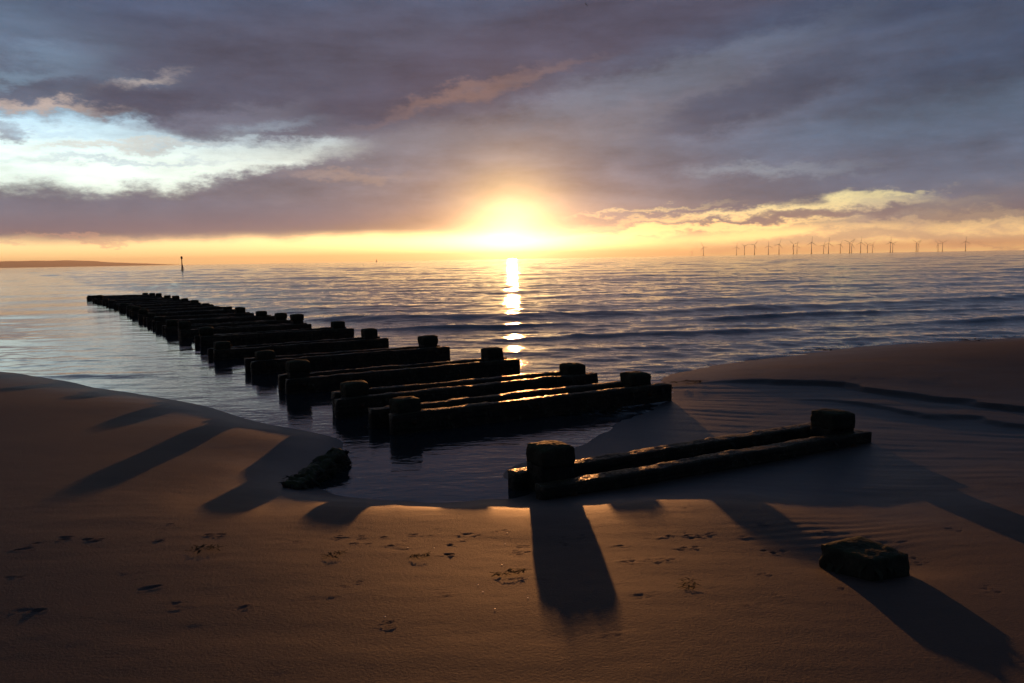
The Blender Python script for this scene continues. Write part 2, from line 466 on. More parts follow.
Z = sand_z(X.ravel().copy(), Y.ravel().copy())
sand_me = mesh_np('beach', np.column_stack([X.ravel(), Y.ravel(), Z]), grid_faces(len(ys), len(xs)))
m, t_, b_ = new_mat('wet_sand')
N = t_.nodes; L = t_.links
def mnode(tree, t, **kw):
    n = tree.nodes.new(t)
    for k, v in kw.items(): setattr(n, k, v)
    return n
def mnoise(tree, scale, detail=4, stretch=None, rough=.55):
    tcn = mnode(tree, 'ShaderNodeTexCoord')
    src = tcn.outputs['Object']
    if stretch:
        mp = mnode(tree, 'ShaderNodeMapping'); mp.inputs['Scale'].default_value = stretch
        tree.links.new(src, mp.inputs['Vector']); src = mp.outputs[0]
    n = mnode(tree, 'ShaderNodeTexNoise'); tree.links.new(src, n.inputs['Vector'])
    n.inputs['Scale'].default_value = scale; n.inputs['Detail'].default_value = detail; n.inputs['Roughness'].default_value = rough
    return n
def mrange(tree, v, a, b, c=0., d=1.):
    n = mnode(tree, 'ShaderNodeMapRange', interpolation_type='SMOOTHSTEP')
    tree.links.new(v, n.inputs[0])
    for i, q in enumerate((a, b, c, d)): n.inputs[1 + i].default_value = q
    return n.outputs[0]
def mmix(tree, f, a, b, mode='MIX'):
    n = mnode(tree, 'ShaderNodeMix', data_type='RGBA', blend_type=mode)
    for s, v in ((n.inputs[0], f), (n.inputs[6], a), (n.inputs[7], b)):
        if isinstance(v, bpy.types.NodeSocket): tree.links.new(v, s)
        elif isinstance(v, (int, float)): s.default_value = v
        else: s.default_value = (*v, 1)
    return n.outputs[2]
def mmath(tree, op, a, b):
    n = mnode(tree, 'ShaderNodeMath', operation=op)
    for s, v in ((n.inputs[0], a), (n.inputs[1], b)):
        if isinstance(v, bpy.types.NodeSocket): tree.links.new(v, s)
        else: s.default_value = v
    return n.outputs[0]
gm = mnode(t_, 'ShaderNodeNewGeometry')
sp = mnode(t_, 'ShaderNodeSeparateXYZ'); L.new(gm.outputs['Position'], sp.inputs[0])
n1 = mnoise(t_, 1.1, 5, (1, 2.0, 1)); n2 = mnoise(t_, 420, 2); n3 = mnoise(t_, 14, 4, (1, 1.6, 1))
wet = mrange(t_, mmath(t_, 'ADD', sp.outputs[2], mmath(t_, 'MULTIPLY', mmath(t_, 'SUBTRACT', n1.outputs[0], .5), .10)), .03, .20, 1., 0.)
cs = mmix(t_, wet, (.057, .034, .025), (.050, .042, .037))
cs = mmix(t_, mrange(t_, n3.outputs[0], .35, .7, 0, .3), cs, (.040, .027, .021))
n4 = mnoise(t_, 95, 3, None, .7)
cs = mmix(t_, mrange(t_, n4.outputs[0], .50, .72, 0, .55), cs, (.030, .022, .019))
cs = mmix(t_, mrange(t_, n2.outputs[0], .62, .72, 0, .45), cs, (.04, .03, .027))
L.new(cs, b_.inputs['Base Color'])
L.new(mmath(t_, 'ADD', mmath(t_, 'MULTIPLY', wet, -.28), .76), b_.inputs['Roughness'])
b_.inputs['Specular IOR Level'].default_value = 0.32
bp = mnode(t_, 'ShaderNodeBump'); bp.inputs['Strength'].default_value = .6; bp.inputs['Distance'].default_value = .006
nb = mnoise(t_, 70, 7, None, .7)
L.new(nb.outputs[0], bp.inputs['Height']); L.new(bp.outputs[0], b_.inputs['Normal'])
SAND = m
tag(obj('beach', sand_me, SAND), kind='structure')

# ------------------------------------------------------------------ sea
FAR = 50500.0
th = np.radians(np.concatenate([np.arange(-88, -40, 1.0), np.arange(-40, 40, .13), np.arange(40, 88.1, 1.0)]))
rr = [3.5]
while rr[-1] < FAR:
    k = 1.007 if rr[-1] < 80 else (1.011 if rr[-1] < 350 else 1.05)
    rr.append(rr[-1] * k)
rr = np.array(rr)
R_, T_ = np.meshgrid(rr, th, indexing='ij')
wx, wy = R_ * np.sin(T_), R_ * np.cos(T_)
def sea_z(x, y):
    rng = np.random.RandomState(5)
    z = np.zeros_like(x)
    bend = np.where(x > 0, .30 * x, .06 * x) * sstep(60, 12, y)
    s = y - bend + 1.2 * (fbm(x * .12, y * .02 + 3, 90, 2) - .5)
    right = sstep(-1.0, 2.5, x + (y - 14) * .62)      # the open side of the groyne
    def ridge(s0, amp, w, front, side, seed):
        u = s - s0 - 1.6 * (vnoise(x * .09 + seed, x * 0 + seed * 1.7, 91) - .5)
        prof = np.where(u < 0, np.exp(-(u / (w * front)) ** 2), np.exp(-(u / w) ** 2))
        a = .15 + 1.1 * vnoise(x * .22 + seed * 3.1, x * 0 + seed, 92)
        return amp * a * prof * side
    z += ridge(15.2, .05, .5, .5, right, 1) + ridge(17.4, .10, .65, .4, right, 2) + ridge(20.6, .12, .7, .4, right, 3) + ridge(25.5, .15, 1.2, .6, right, 4)
    for k, s0 in enumerate((31, 37, 44, 53, 64, 76, 92, 112, 140, 170, 210, 260)):
        z += ridge(s0, .060 + .0005 * s0, 1.6 + s0 * .02, .8, .45 + .55 * right, 10 + k)
    left = 1 - right
    z += ridge(13.4, .035, .3, .7, left * sstep(-5, -7, x), 30) + ridge(16.5, .012, .8, .8, left * sstep(-3, -7, x), 31) + ridge(21, .02, 1.2, .8, left, 32)
    # chop
    amp = sstep(6.5, 12, y)
    z += amp * .030 * (.20 + .80 * right) * (fbm(x * 1.3, y * 1.9, 95, 3) - .5) * sstep(400, 60, y)
    z += (.25 + .75 * right) * amp * .10 * (fbm(x * .38, y * .7, 97, 3) - .5) * sstep(600, 120, y) * sstep(14, 26, y)
    z += .003 * (fbm(x * 2.5, y * 4.5, 99, 2) - .5) * sstep(30, 12, y)
    z += .050 * (.25 + .75 * right) * (fbm(x * 1.5, y * 2.4, 181, 4) - .5) * sstep(110, 40, y)
    z += .016 * (.55 + .45 * right) * (fbm(x * 2.6 + .6 * y, y * 5.5, 188, 2) - .5) * sstep(34, 14, y) * sstep(8.5, 11.5, y - .42 * np.minimum(-x, 0))
    z += .022 * (.45 + .55 * right) * (fbm(x * 2.1, y * 4.6, 185, 2) - .5) * sstep(45, 18, y)
    shallow = np.where(x < -2, sstep(10.5 - .42 * x - 2.9, 15.5 - .42 * x - 2.9, y), sstep(9.0, 14.5, y))
    z *= np.clip(.12 + shallow, 0, 1)
    return z * sstep(500, 250, y)
sea_v = np.column_stack([wx.ravel(), wy.ravel(), sea_z(wx.ravel(), wy.ravel())])
sx_, sy_ = sea_v[:, 0], sea_v[:, 1]
nearm = (sy_ < 26) & (np.abs(sx_) < 22)
foam = np.zeros(len(sea_v))
dep = np.full(len(sea_v), 9.0)
dep[nearm] = sea_v[nearm, 2] - sand_z(sx_[nearm].copy(), sy_[nearm].copy(), False)
open_m = sstep(-1, 1.5, sx_)
pat = fbm(sx_ * 5, sy_ * 7, 170, 4)
open_ = sstep(8.5, 10.5, sy_)
foam += open_ * open_m * .9 * sstep(.05, .0, dep) * sstep(-.01, .0, dep) * sstep(.46, .62, pat)
lip = sstep(.06, .13, sea_v[:, 2]) * sstep(12, 17, sy_) * sstep(32, 24, sy_)
foam += .8 * lip * sstep(.50, .68, fbm(sx_ * 2.2, sy_ * 6, 175, 4)) * sstep(.42, .62, vnoise(sx_ * .35, sx_ * 0 + 2.2, 177))
sea_me = mesh_np('sea', sea_v, grid_faces(len(rr), len(th))[:, ::-1])
fa = sea_me.attributes.new('foam', 'FLOAT', 'POINT')
fa.data.foreach_set('value', np.clip(foam, 0, 1).astype(np.float32))
m, t_, b_ = new_mat('sea_water'); L = t_.links
fat = mnode(t_, 'ShaderNodeAttribute', attribute_name='foam')
L.new(mmix(t_, fat.outputs['Fac'], (.018, .022, .026), (.62, .60, .58)), b_.inputs['Base Color'])
L.new(mrange(t_, fat.outputs['Fac'], 0, .6, .07, .6), b_.inputs['Roughness'])
b_.inputs['IOR'].default_value = 1.333
gm = mnode(t_, 'ShaderNodeNewGeometry'); sp = mnode(t_, 'ShaderNodeSeparateXYZ'); L.new(gm.outputs['Position'], sp.inputs[0])
a1 = mnoise(t_, 1.0, 5, (1.5, 3.4, 1), .65); a2 = mnoise(t_, 1.0, 6, (.38, 1.0, 1), .62); a3 = mnoise(t_, 1.0, 4, (7, 10, 1), .6)
calm = mrange(t_, sp.outputs[1], 6.0, 13.0, .10, 1.0)
lee = mmath(t_, 'ADD', sp.outputs[0], mmath(t_, 'MULTIPLY', sp.outputs[1], .60))
calm = mmath(t_, 'MULTIPLY', calm, mmath(t_, 'MAXIMUM', mrange(t_, lee, -1.5, 4.0, .0, 1.0), mrange(t_, sp.outputs[1], 12.0, 45.0, .12, .50)))
gx = mmath(t_, 'ADD', mmath(t_, 'MULTIPLY', mmath(t_, 'SUBTRACT', sp.outputs[0], -1.2), .85), mmath(t_, 'MULTIPLY', mmath(t_, 'SUBTRACT', sp.outputs[1], 11.0), .527))
gx = mmath(t_, 'ABSOLUTE', gx, 0.0)
calm = mmath(t_, 'MULTIPLY', calm, mrange(t_, gx, 1.2, 3.2, .35, 1.0))
a4 = mnoise(t_, 1.0, 6, (.20, .65, 1), .65)
far_ = mrange(t_, sp.outputs[1], 20.0, 80.0, 0.0, 1.0)
def bump(h, dist, strength, prev=None):
    n = mnode(t_, 'ShaderNodeBump'); n.inputs['Distance'].default_value = dist
    L.new(h, n.inputs['Height'])
    if isinstance(strength, float): n.inputs['Strength'].default_value = strength
    else: L.new(strength, n.inputs['Strength'])
    if prev: L.new(prev, n.inputs['Normal'])
    return n.outputs[0]
b0 = bump(a4.outputs[0], .75, mmath(t_, 'MULTIPLY', far_, .14))
b1 = bump(a2.outputs[0], .24, mmath(t_, 'MULTIPLY', calm, .13), b0)
b2 = bump(a1.outputs[0], .075, mmath(t_, 'MULTIPLY', calm, .14), b1)
b3 = bump(a3.outputs[0], .020, mmath(t_, 'MULTIPLY', calm, .20), b2)
a5 = mnoise(t_, 1.0, 3, (3.2, 6.5, 1), .55)
b4 = bump(a5.outputs[0], .02, mrange(t_, sp.outputs[1], 7.5, 10.5, .34, .05), b3)
L.new(b4, b_.inputs['Normal'])
tag(obj('sea', sea_me, m), kind='structure')
SEA = m

# ------------------------------------------------------------------ haze
HAZE = True
if HAZE:
    hb = bmesh.new()
    bmesh.ops.create_cube(hb, size=1)
    for v in hb.verts:
        v.co = Vector((v.co.x * 106000, v.co.y * 106000, (v.co.z + .5) * 416 - 6))
    hm = D.meshes.new('haze'); hb.to_mesh(hm); hb.free()
    m = D.materials.new('haze_air'); m.use_nodes = True
    m.node_tree.nodes.clear()
    pv = m.node_tree.nodes.new('ShaderNodeVolumePrincipled')
    pv.inputs['Color'].default_value = (.98, .94, .84, 1)
    pv.inputs['Density'].default_value = 2.2e-5
    pv.inputs['Anisotropy'].default_value = .42
    ov = m.node_tree.nodes.new('ShaderNodeOutputMaterial')
    m.node_tree.links.new(pv.outputs[0], ov.inputs['Volume'])
    tag(obj('haze', hm, m), kind='stuff')

# ------------------------------------------------------------------ far hills
def hill_mesh():
    n, k = 160, 14
    V = []
    for j in range(k):
        for i in range(n):
            az = math.radians(-46 + 24.5 * i / (n - 1))
            t = j / (k - 1)
            r = 42000 + 7600 * t
            prof = math.sin(math.pi * t) ** .8
            e = i / (n - 1)
            env = min(1, (1 - e) / .3) ** .8 if e > .7 else 1
            h = 285 + 45 * math.sin(e * 6.0 - 2.2) + 28 * math.sin(e * 17 + 1) + 16 * math.sin(e * 43) + 8 * math.sin(e * 97)
            V.append((r * math.sin(az), r * math.cos(az), -6 + prof * h * env))
    return mesh_np('hills', V, grid_faces(k, n))
m, t_, b_ = new_mat('hill_heather')
nh = mnoise(t_, .002, 5)
t_.links.new(mmix(t_, nh.outputs[0], (.05, .06, .035), (.11, .09, .06)), b_.inputs['Base Color'])
b_.inputs['Roughness'].default_value = .95
tag(obj('hills', hill_mesh(), m), kind='structure')

# ------------------------------------------------------------------ timber of the old groyne
def blend_mat(name, a, b, topc, rough, bump_d=.012, top_amt=.6, scale=9, grain=False):
    m, t, bs = new_mat(name)
    n1 = mnoise(t, scale, 6); n2 = mnoise(t, scale * 5, 4)
    base = mmix(t, mrange(t, n1.outputs[0], .38, .66), a, b)
    base = mmix(t, mrange(t, n2.outputs[0], .55, .75, 0, .5), base, (a[0] * .5, a[1] * .5, a[2] * .5))
    g = mnode(t, 'ShaderNodeNewGeometry'); s = mnode(t, 'ShaderNodeSeparateXYZ'); t.links.new(g.outputs['Normal'], s.inputs[0])
    tm = mmath(t, 'MULTIPLY', mrange(t, s.outputs[2], .35, .9), mrange(t, n1.outputs[0], .35, .6, .2, top_amt))
    col_ = mmix(t, tm, base, topc)
    if grain:
        vo = mnode(t, 'ShaderNodeTexVoronoi'); vo.inputs['Scale'].default_value = 55
        tcv = mnode(t, 'ShaderNodeTexCoord'); t.links.new(tcv.outputs['Object'], vo.inputs['Vector'])
        spk = mmath(t, 'MULTIPLY', mrange(t, vo.outputs['Distance'], .30, .18), mrange(t, n1.outputs[0], .52, .62))
        col_ = mmix(t, mmath(t, 'MULTIPLY', spk, .7), col_, (.16, .15, .13))
        ng = mnoise(t, 1.0, 6, (2.0, 38, 38), .65)
        col_ = mmix(t, mrange(t, ng.outputs[0], .48, .62, 0, .6), col_, (.012, .010, .009))
    t.links.new(col_, bs.inputs['Base Color'])
    t.links.new(mrange(t, n2.outputs[0], .3, .7, rough[0], rough[1]), bs.inputs['Roughness'])
    bs.inputs['Specular IOR Level'].default_value = .06
    bn = mnode(t, 'ShaderNodeBump'); bn.inputs['Strength'].default_value = .8; bn.inputs['Distance'].default_value = bump_d
    hgt = n2.outputs[0]
    if grain: hgt = mmath(t, 'ADD', hgt, mmath(t, 'MULTIPLY', ng.outputs[0], 1.2))
    t.links.new(hgt, bn.inputs['Height']); t.links.new(bn.outputs[0], bs.inputs['Normal'])
    return m
TIMBER = blend_mat('weedy_timber', (.030, .024, .018), (.050, .038, .024), (.060, .052, .024), (.30, .7), grain=True)
POST = blend_mat('encrusted_post', (.026, .022, .017), (.045, .038, .025), (.045, .060, .020), (.45, .8), .02)
CAPM = blend_mat('algae_cap', (.030, .028, .018), (.046, .042, .027), (.030, .044, .016), (.6, .9), .010)
WEED = blend_mat('bladder_weed', (.012, .011, .008), (.022, .018, .010), (.020, .017, .008), (.6, .9), .008)

def rough_box(name, lx, ly, lz, step, amp, seed, bulge=0.0, loc=(0, 0, 0), tilt=0.0, z0=0.0, fray=0.0, dome=0.0):
    """box with worn, weed-covered faces; loc is the middle of its underside"""
    nx, ny, nz = [max(2, int(round(v / step))) for v in (lx, ly, lz)]
    bm = bmesh.new(); vs = {}
    rs = np.random.RandomState(seed); ox, oy, oz = rs.rand(3) * 50
    def V(i, j, k):
        key = (i, j, k)
        if key not in vs:
            vs[key] = bm.verts.new((lx * (i / nx - .5), ly * (j / ny - .5), lz * k / nz))
        return vs[key]
    for i in range(nx):
        for j in range(ny):
            for k in (0, nz):
                q = [V(i, j, k), V(i + 1, j, k), V(i + 1, j + 1, k), V(i, j + 1, k)]
                bm.faces.new(q if k else q[::-1])
    for i in range(nx):
        for k in range(nz):
            for j in (0, ny):
                q = [V(i, j, k), V(i + 1, j, k), V(i + 1, j, k + 1), V(i, j, k + 1)]
                bm.faces.new(q if j == 0 else q[::-1])
    for j in range(ny):
        for k in range(nz):
            for i in (0, nx):
                q = [V(i, j, k), V(i, j + 1, k), V(i, j + 1, k + 1), V(i, j, k + 1)]
                bm.faces.new(q[::-1] if i == 0 else q)
    P = np.array([v.co[:] for v in bm.verts]); c = np.array((0, 0, lz / 2)); h = np.array((lx, ly, lz)) / 2
    U = (P - c) / h
    rad = .035 / min(h)
    # rounded arrises
    q = np.sign(U) * np.minimum(np.abs(U), 1)
    edge = (np.sort(np.abs(U), axis=1)[:, 1])
    P = c + (P - c) * (1 - .032 * sstep(.7, 1, edge)[:, None] * np.array([.25 if v > .5 else 1 for v in h]))
    f1 = fbm(P[:, 0] * 7 + ox, P[:, 1] * 7 + P[:, 2] * 5 + oy, 120 + seed % 7, 4) - .5
    f2 = fbm(P[:, 1] * 7 + oz, P[:, 2] * 7 + P[:, 0] * 5 + ox, 130 + seed % 5, 4) - .5
    f3 = fbm(P[:, 0] * 4 + P[:, 2] * 6 + oz, P[:, 1] * 6 + oy, 140 + seed % 5, 4) - .5
    off = np.column_stack([f1, f2, f3]) * 2 * amp
    off += np.column_stack([fbm(P[:, 0] * 22 + ox, P[:, 2] * 22 + P[:, 1] * 20, 151, 2) - .5, fbm(P[:, 2] * 22 + ox, P[:, 0] * 22, 152, 2) - .5, fbm(P[:, 0] * 22 + oz, P[:, 1] * 22, 153, 2) - .5]) * amp * 1.2
    P = P + off
    if bulge:
        zz = np.clip(P[:, 2] / lz, 0, 1)
        P[:, :2] *= (1 + bulge * np.sin(np.pi * zz) ** 1)[:, None]
    if dome:
        P[:, 2] += dome * (.6 - (P[:, 0] / lx * 2) ** 2 * .6 - (P[:, 1] / ly * 2) ** 2 * .6) * np.clip(P[:, 2] / lz, 0, 1)
    if tilt:
        P[:, 2] += P[:, 0] * tilt
    P += np.array(loc)
    for v, p in zip(bm.verts, P): v.co = p
    # hanging weed tufts
    if fray:
        r = random.Random(seed)
        fs = [f for f in bm.faces if f.normal.z < .3]
        bm.normal_update()
        fs = [f for f in bm.faces if abs(f.normal.z) < .5]
        for _ in range(int(fray)):
            f = r.choice(fs); p = f.calc_center_median(); n = f.normal
            l = r.uniform(.04, .11); w = r.uniform(.008, .02); sd = n.cross(Vector((0, 0, 1))).normalized() * w
            a = bm.verts.new(p - sd - n * .01); b = bm.verts.new(p + sd - n * .01)
            t1 = p + n * l * .35 + Vector((0, 0, -l * .5)) + sd * r.uniform(-1, 1)
            cc = bm.verts.new(t1 + sd * .8); d = bm.verts.new(t1 - sd * .8)
            e = bm.verts.new(p + n * l * .4 + Vector((0, 0, -l)))
            bm.faces.new((a, b, cc, d)); bm.faces.new((d, cc, e))
    me = D.meshes.new(name); bm.to_mesh(me); bm.free()
    for p in me.polygons: p.use_smooth = True
    return me

def lathe(name, prof, n=12):
    bm = bmesh.new(); prev = None
    for z, r in prof:
        ring = [bm.verts.new((r * math.cos(2 * math.pi * i / n), r * math.sin(2 * math.pi * i / n), z)) for i in range(n)]
        if prev:
            for i in range(n): bm.faces.new((prev[i], prev[(i + 1) % n], ring[(i + 1) % n], ring[i]))
        else: bm.faces.new(ring[::-1])
        prev = ring
    bm.faces.new(prev)
    me = D.meshes.new(name); bm.to_mesh(me); bm.free()
    for p in me.polygons: p.use_smooth = True
    return me
BOLT = lathe('bolt', [(-.03, .028), (.008, .028), (.010, .018), (.028, .017), (.032, .008)], 8)
RUST = blend_mat('rusted_bolt', (.05, .025, .015), (.08, .04, .02), (.05, .03, .02), (.5, .8), .004)
BA = math.atan2(.485, .875)                    # direction the beams run
GROUP = 'timber trestles of the old groyne'
ORD = ['front', 'second', 'third', 'fourth', 'fifth', 'sixth', 'seventh', 'eighth', 'ninth', 'tenth', 'eleventh', 'twelfth', 'thirteenth', 'fourteenth', 'fifteenth', 'sixteenth', 'seventeenth']
def trestle(i, rx, ry, label, top=.38, beam_top=.20, beam_h=.30, near_drop=0.0, gap=3.03, over=(.34, .36), size=.27, cap_l=True, cap_r=True, z_base=-.5, step=.05, ang=BA, tilt=0.0, fray=60):
    """two piles carrying a pair of beams clamped either side; rx, ry is the right-hand pile"""
    t = empty('timber_trestle', (rx - math.cos(ang) * gap / 2, ry - math.sin(ang) * gap / 2, 0), ang)
    tag(t, label, 'trestle', GROUP)
    g = gap / 2
    for sx, has in ((-1, cap_l), (1, cap_r)):
        r = random.Random(i * 10 + sx)
        pt = top + r.uniform(-.035, .02) - (.018 if sx < 0 and i else 0) - (.07 if not has else 0)
        ch = .15 if has else 0
        p = obj('pile', rough_box('pile', size, size * .92, pt - ch + .02 - z_base, step, .016, 500 + i * 4 + sx, loc=(sx * g, 0, z_base), fray=0), POST, t)
        p.rotation_euler = (r.uniform(-.03, .03), r.uniform(-.02, .02), r.uniform(-.06, .06)) if abs(g) else (0, 0, 0)
        if has:
            wv = r.uniform(.94, 1.08)
            obj('cap', rough_box('cap', size * wv, size * (wv - .05), ch, step * .7, .011, 700 + i * 4 + sx, bulge=.03, dome=.018, loc=(sx * g, 0, pt - ch), fray=0), CAPM, p)
    L_ = gap + over[0] + over[1]; cx = (over[1] - over[0]) / 2
    w = .15
    for sy, dz in ((-1, near_drop), (1, 0.0)):
        r3 = random.Random(i * 7 + sy)
        sh = r3.uniform(-.07, .07)
        obj('beam', rough_box('beam', L_, w, beam_h, step, .009 if i == 0 else .013, 900 + i * 3 + sy, loc=(cx + sh, sy * (size * .5 + w * .5), beam_top - beam_h - dz), tilt=tilt + r3.uniform(-.006, .006), fray=fray), TIMBER, t)
        if i < 5 and sy < 0:
            for sx in (-1, 1):
                b = obj('bolt', BOLT, RUST, t); b.location = (sx * g, -size * .5 - w - .006, beam_top - dz - .10); b.rotation_euler = (math.pi / 2, 0, 0)
    return t

trestle(0, 2.90, 7.50, 'low front trestle half buried in wet sand, with two blocky pile tops', top=.36, beam_top=.14, beam_h=.28, near_drop=.008, gap=2.95, over=(.20, .30), ang=math.radians(28), size=.275, step=.03, fray=40)
SPOT = [(1.50, 10.02), (.80, 11.0), (-.29, 12.72), (-1.47, 14.72), (-2.88, 16.75), (-4.06, 19.2), (-5.5, 21.25), (-6.3, 22.5), (-7.35, 24.2), (-8.6, 26.2),
        (-9.6, 27.9), (-10.7, 29.8), (-11.7, 31.6), (-12.8, 33.4), (-13.9, 35.2), (-15.0, 37.0), (-16.1, 38.7), (-17.3, 40.6), (-18.4, 42.4), (-19.5, 44.1)]
ORD += ['eighteenth', 'nineteenth', 'twentieth', 'twenty-first']
LOOK = ['second trestle from the front, its long weedy beam ending on the wet sand',
        'third trestle from the front, standing close behind the long beam that ends on the sand',
        'fourth trestle from the front, its right end against the glittering shallow water']
r_ = random.Random(3)
for k, (x, y) in enumerate(SPOT):
    lab = LOOK[k] if k < 3 else ('farthest trestle at the seaward tip of the groyne' if k == len(SPOT) - 1 else f'{ORD[k + 1]} trestle from the front, dark weedy beams standing in the water')
    far = k > 8
    trestle(k + 1, x, y, lab, top=.39 + r_.uniform(-.02, .03) - (.05 if k > 10 else 0), beam_top=.205 + r_.uniform(-.012, .02), beam_h=.36,
            over=((.27 if k < 4 else .16) + r_.uniform(-.03, .05), .30 + r_.uniform(-.05, .05)), gap=3.03 if k < 3 else (2.9 if k < 6 else (2.75 if k < 9 else 2.6)), step=.045 if k < 5 else .08,
            cap_l=r_.random() < (.62 if k > 6 else 2), cap_r=not far or r_.random() < .75, z_base=-1.1, fray=150 if k < 6 else 30, tilt=r_.uniform(-.004, .004))

# worn stump nearest the camera
t = obj('pile_stump', rough_box('pile_stump', .29, .30, .47, .022, .012, 77, bulge=.05, loc=(0, 0, -.31), fray=60), CAPM)
t.location = (1.73, 3.97, .140); t.rotation_euler = (0, .03, math.radians(28))
tag(t, 'low square pile stump with green algae top, alone on the sand in front', 'stump')

# ------------------------------------------------------------------ seaweed
def ground(x, y):
    return float(sand_z(np.array([x], float), np.array([y], float))[0])
def weed_mesh(name, lx, ly, h, n, seed, core=True):
    r = random.Random(seed); bm = bmesh.new()
    if core:
        bmesh.ops.create_icosphere(bm, subdivisions=4, radius=1)
        for v in bm.verts:
            p = v.co
            k = 1 + .9 * (float(fbm(np.array([p.x * 2.2 + seed]), np.array([p.y * 2.2 + p.z * 2]), 160, 4)[0]) - .5)
            v.co = Vector((p.x * lx * k * .45, p.y * ly * k * .45, max(-.05, p.z * h * k * .8)))
    for _ in range(n):
        a = r.uniform(0, 2 * math.pi); d = math.sqrt(r.random())
        p = Vector((math.cos(a) * lx * .47 * d, math.sin(a) * ly * .47 * d, h * .75 * max(0, 1 - d * d) + .004))
        l = r.uniform(.4, 1) * min(.16, .45 * max(lx, ly)); b = r.uniform(0, 6.28); w = l * r.uniform(.08, .2)
        dr = Vector((math.cos(b), math.sin(b), 0)); sd = Vector((-dr.y, dr.x, 0)) * w
        lift = r.uniform(.0, .22) if core else 0.0
        prev = None
        for s in range(4):
            u = s / 3
            q = p + dr * l * u + Vector((0, 0, l * lift * math.sin(u * 2.6) + r.uniform(0, .006)))
            ww = sd * (1 - .6 * u) * (1 if s % 2 else .75)
            e = (bm.verts.new(q - ww), bm.verts.new(q + ww))
            if prev: bm.faces.new((prev[0], prev[1], e[1], e[0]))
            prev = e
    me = D.meshes.new(name); bm.to_mesh(me); bm.free()
    for p in me.polygons: p.use_smooth = True
    return me
w_ = obj('broken_timber', rough_box('broken_timber', 1.0, .15, .14, .022, .045, 41, bulge=.0, loc=(0, 0, -.06), tilt=.075, fray=90), POST)
w_.location = (-1.60, 6.56, .03); w_.rotation_euler = (0, 0, math.radians(78))
tag(w_, 'ragged stub of broken timber draped in dark weed at the edge of the pool', 'timber')
obj('seaweed', weed_mesh('seaweed', 1.0, .20, .06, 120, 4), WEED, w_)
scr = [weed_mesh('seaweed_scrap', .24, .13, .012, 26, 60 + k, False) for k in range(4)]
SCR = [(420, 557, .0), (511, 574, .3), (205, 550, .1), (690, 585, .7), (770, 348, .2), (820, 351, .1), (745, 355, .4), (575, 418, .2), (610, 412, .5), (688, 383, .2), (335, 556, .4), (975, 341, .1)]
SC_LAB = ['dark scrap of seaweed lying on the orange sand']
for k, (px, py, a) in enumerate(SCR):
    d = fw + rt * (px - 512) / F_PX - up * (py - 341.5) / F_PX
    z = .1
    for _ in range(8):
        tt = (z - EYE) / d.z; x, y = d.x * tt, d.y * tt; z = ground(x, y)
    o = obj('seaweed_scrap', scr[k % 4], WEED)
    sc_ = (.75 + .5 * ((k * 37) % 10) / 10) * (2.0 if y > 9 else .62)
    o.location = (x, y, z + .004); o.rotation_euler = (0, 0, a * 2); o.scale = (sc_, sc_, sc_)
    tag(o, 'scrap of dark seaweed on the far wet sand towards the sea' if y > 7.5 else 'small dark scrap of seaweed on the near sand',
        'seaweed', 'scraps of seaweed on the far sand' if y > 7.5 else 'scraps of seaweed on the near sand')

# tiny pale flecks added in place of sun sparkle on the sand
SHM, t_, b_ = new_mat('pale_sparkle')
t_.links.new(mmix(t_, mnoise(t_, 300, 3).outputs[0], (.75, .7, .6), (.5, .42, .34)), b_.inputs['Base Color']); b_.inputs['Roughness'].default_value = .25
def sparkle_mesh():
    bm = bmesh.new(); n = 14; rows = 6
    top = bm.verts.new((0, -.5, .12)); prev = None
    for j in range(1, rows + 1):
        ring = []
        for i in range(n):
            a = math.radians(-75 + 150 * i / (n - 1)); r = j / rows
            ring.append(bm.verts.new((math.sin(a) * r * .55, -.5 + math.cos(a) * r, .12 + .30 * math.sin(r * 2.6) * math.cos(a * .9) + .02 * (i % 2) * r - .12 * r)))
        for i in range(n - 1):
            bm.faces.new((top, ring[i + 1], ring[i]) if prev is None else (prev[i], prev[i + 1], ring[i + 1], ring[i]))
        prev = ring
    me = D.meshes.new('sparkle'); bm.to_mesh(me); bm.free()
    for p in me.polygons: p.use_smooth = True
    return me
shm = sparkle_mesh()
for k, (px, py) in enumerate([(483, 592), (434, 548), (502, 565), (495, 609), (385, 617), (505, 544), (528, 598), (408, 548), (478, 585), (507, 533)]):
    d = fw + rt * (px - 512) / F_PX - up * (py - 341.5) / F_PX
    z = .1
    for _ in range(8):
        tt = (z - EYE) / d.z; x, y = d.x * tt, d.y * tt; z = ground(x, y)
    o = obj('sparkle', shm, SHM)
    o.location = (x, y, z + .001); o.rotation_euler = (0, 0, k * 1.3); o.scale = (.009, .009, .006)
    tag(o, 'tiny pale fleck standing in for sun sparkle on the near sand', 'sparkle', 'pale flecks standing in for sparkle on the near sand')

# ------------------------------------------------------------------ wind farm
TURB, t_, b_ = new_mat('turbine_paint')
t_.links.new(mmix(t_, mnoise(t_, .2, 3).outputs[0], (.48, .48, .48), (.55, .55, .55)), b_.inputs['Base Color']); b_.inputs['Roughness'].default_value = .5
YEL, t_, b_ = new_mat('yellow_base')
t_.links.new(mmix(t_, mnoise(t_, .3, 3).outputs[0], (.5, .33, .05), (.35, .22, .05)), b_.inputs['Base Color'])
tower_me = lathe('tower', [(9, 2.6), (20, 2.5), (45, 2.2), (78, 1.6)])
base_me = lathe('base', [(-5, 3.0), (7, 3.0), (7.1, 4.2), (8.5, 4.2), (9, 2.8)])
bm = bmesh.new(); bmesh.ops.create_cube(bm, size=1)
for v in bm.verts: v.co = Vector((v.co.x * 4, v.co.y * 12 + 2, v.co.z * 4 + 80 + (0 if v.co.y < 0 else -.3)))
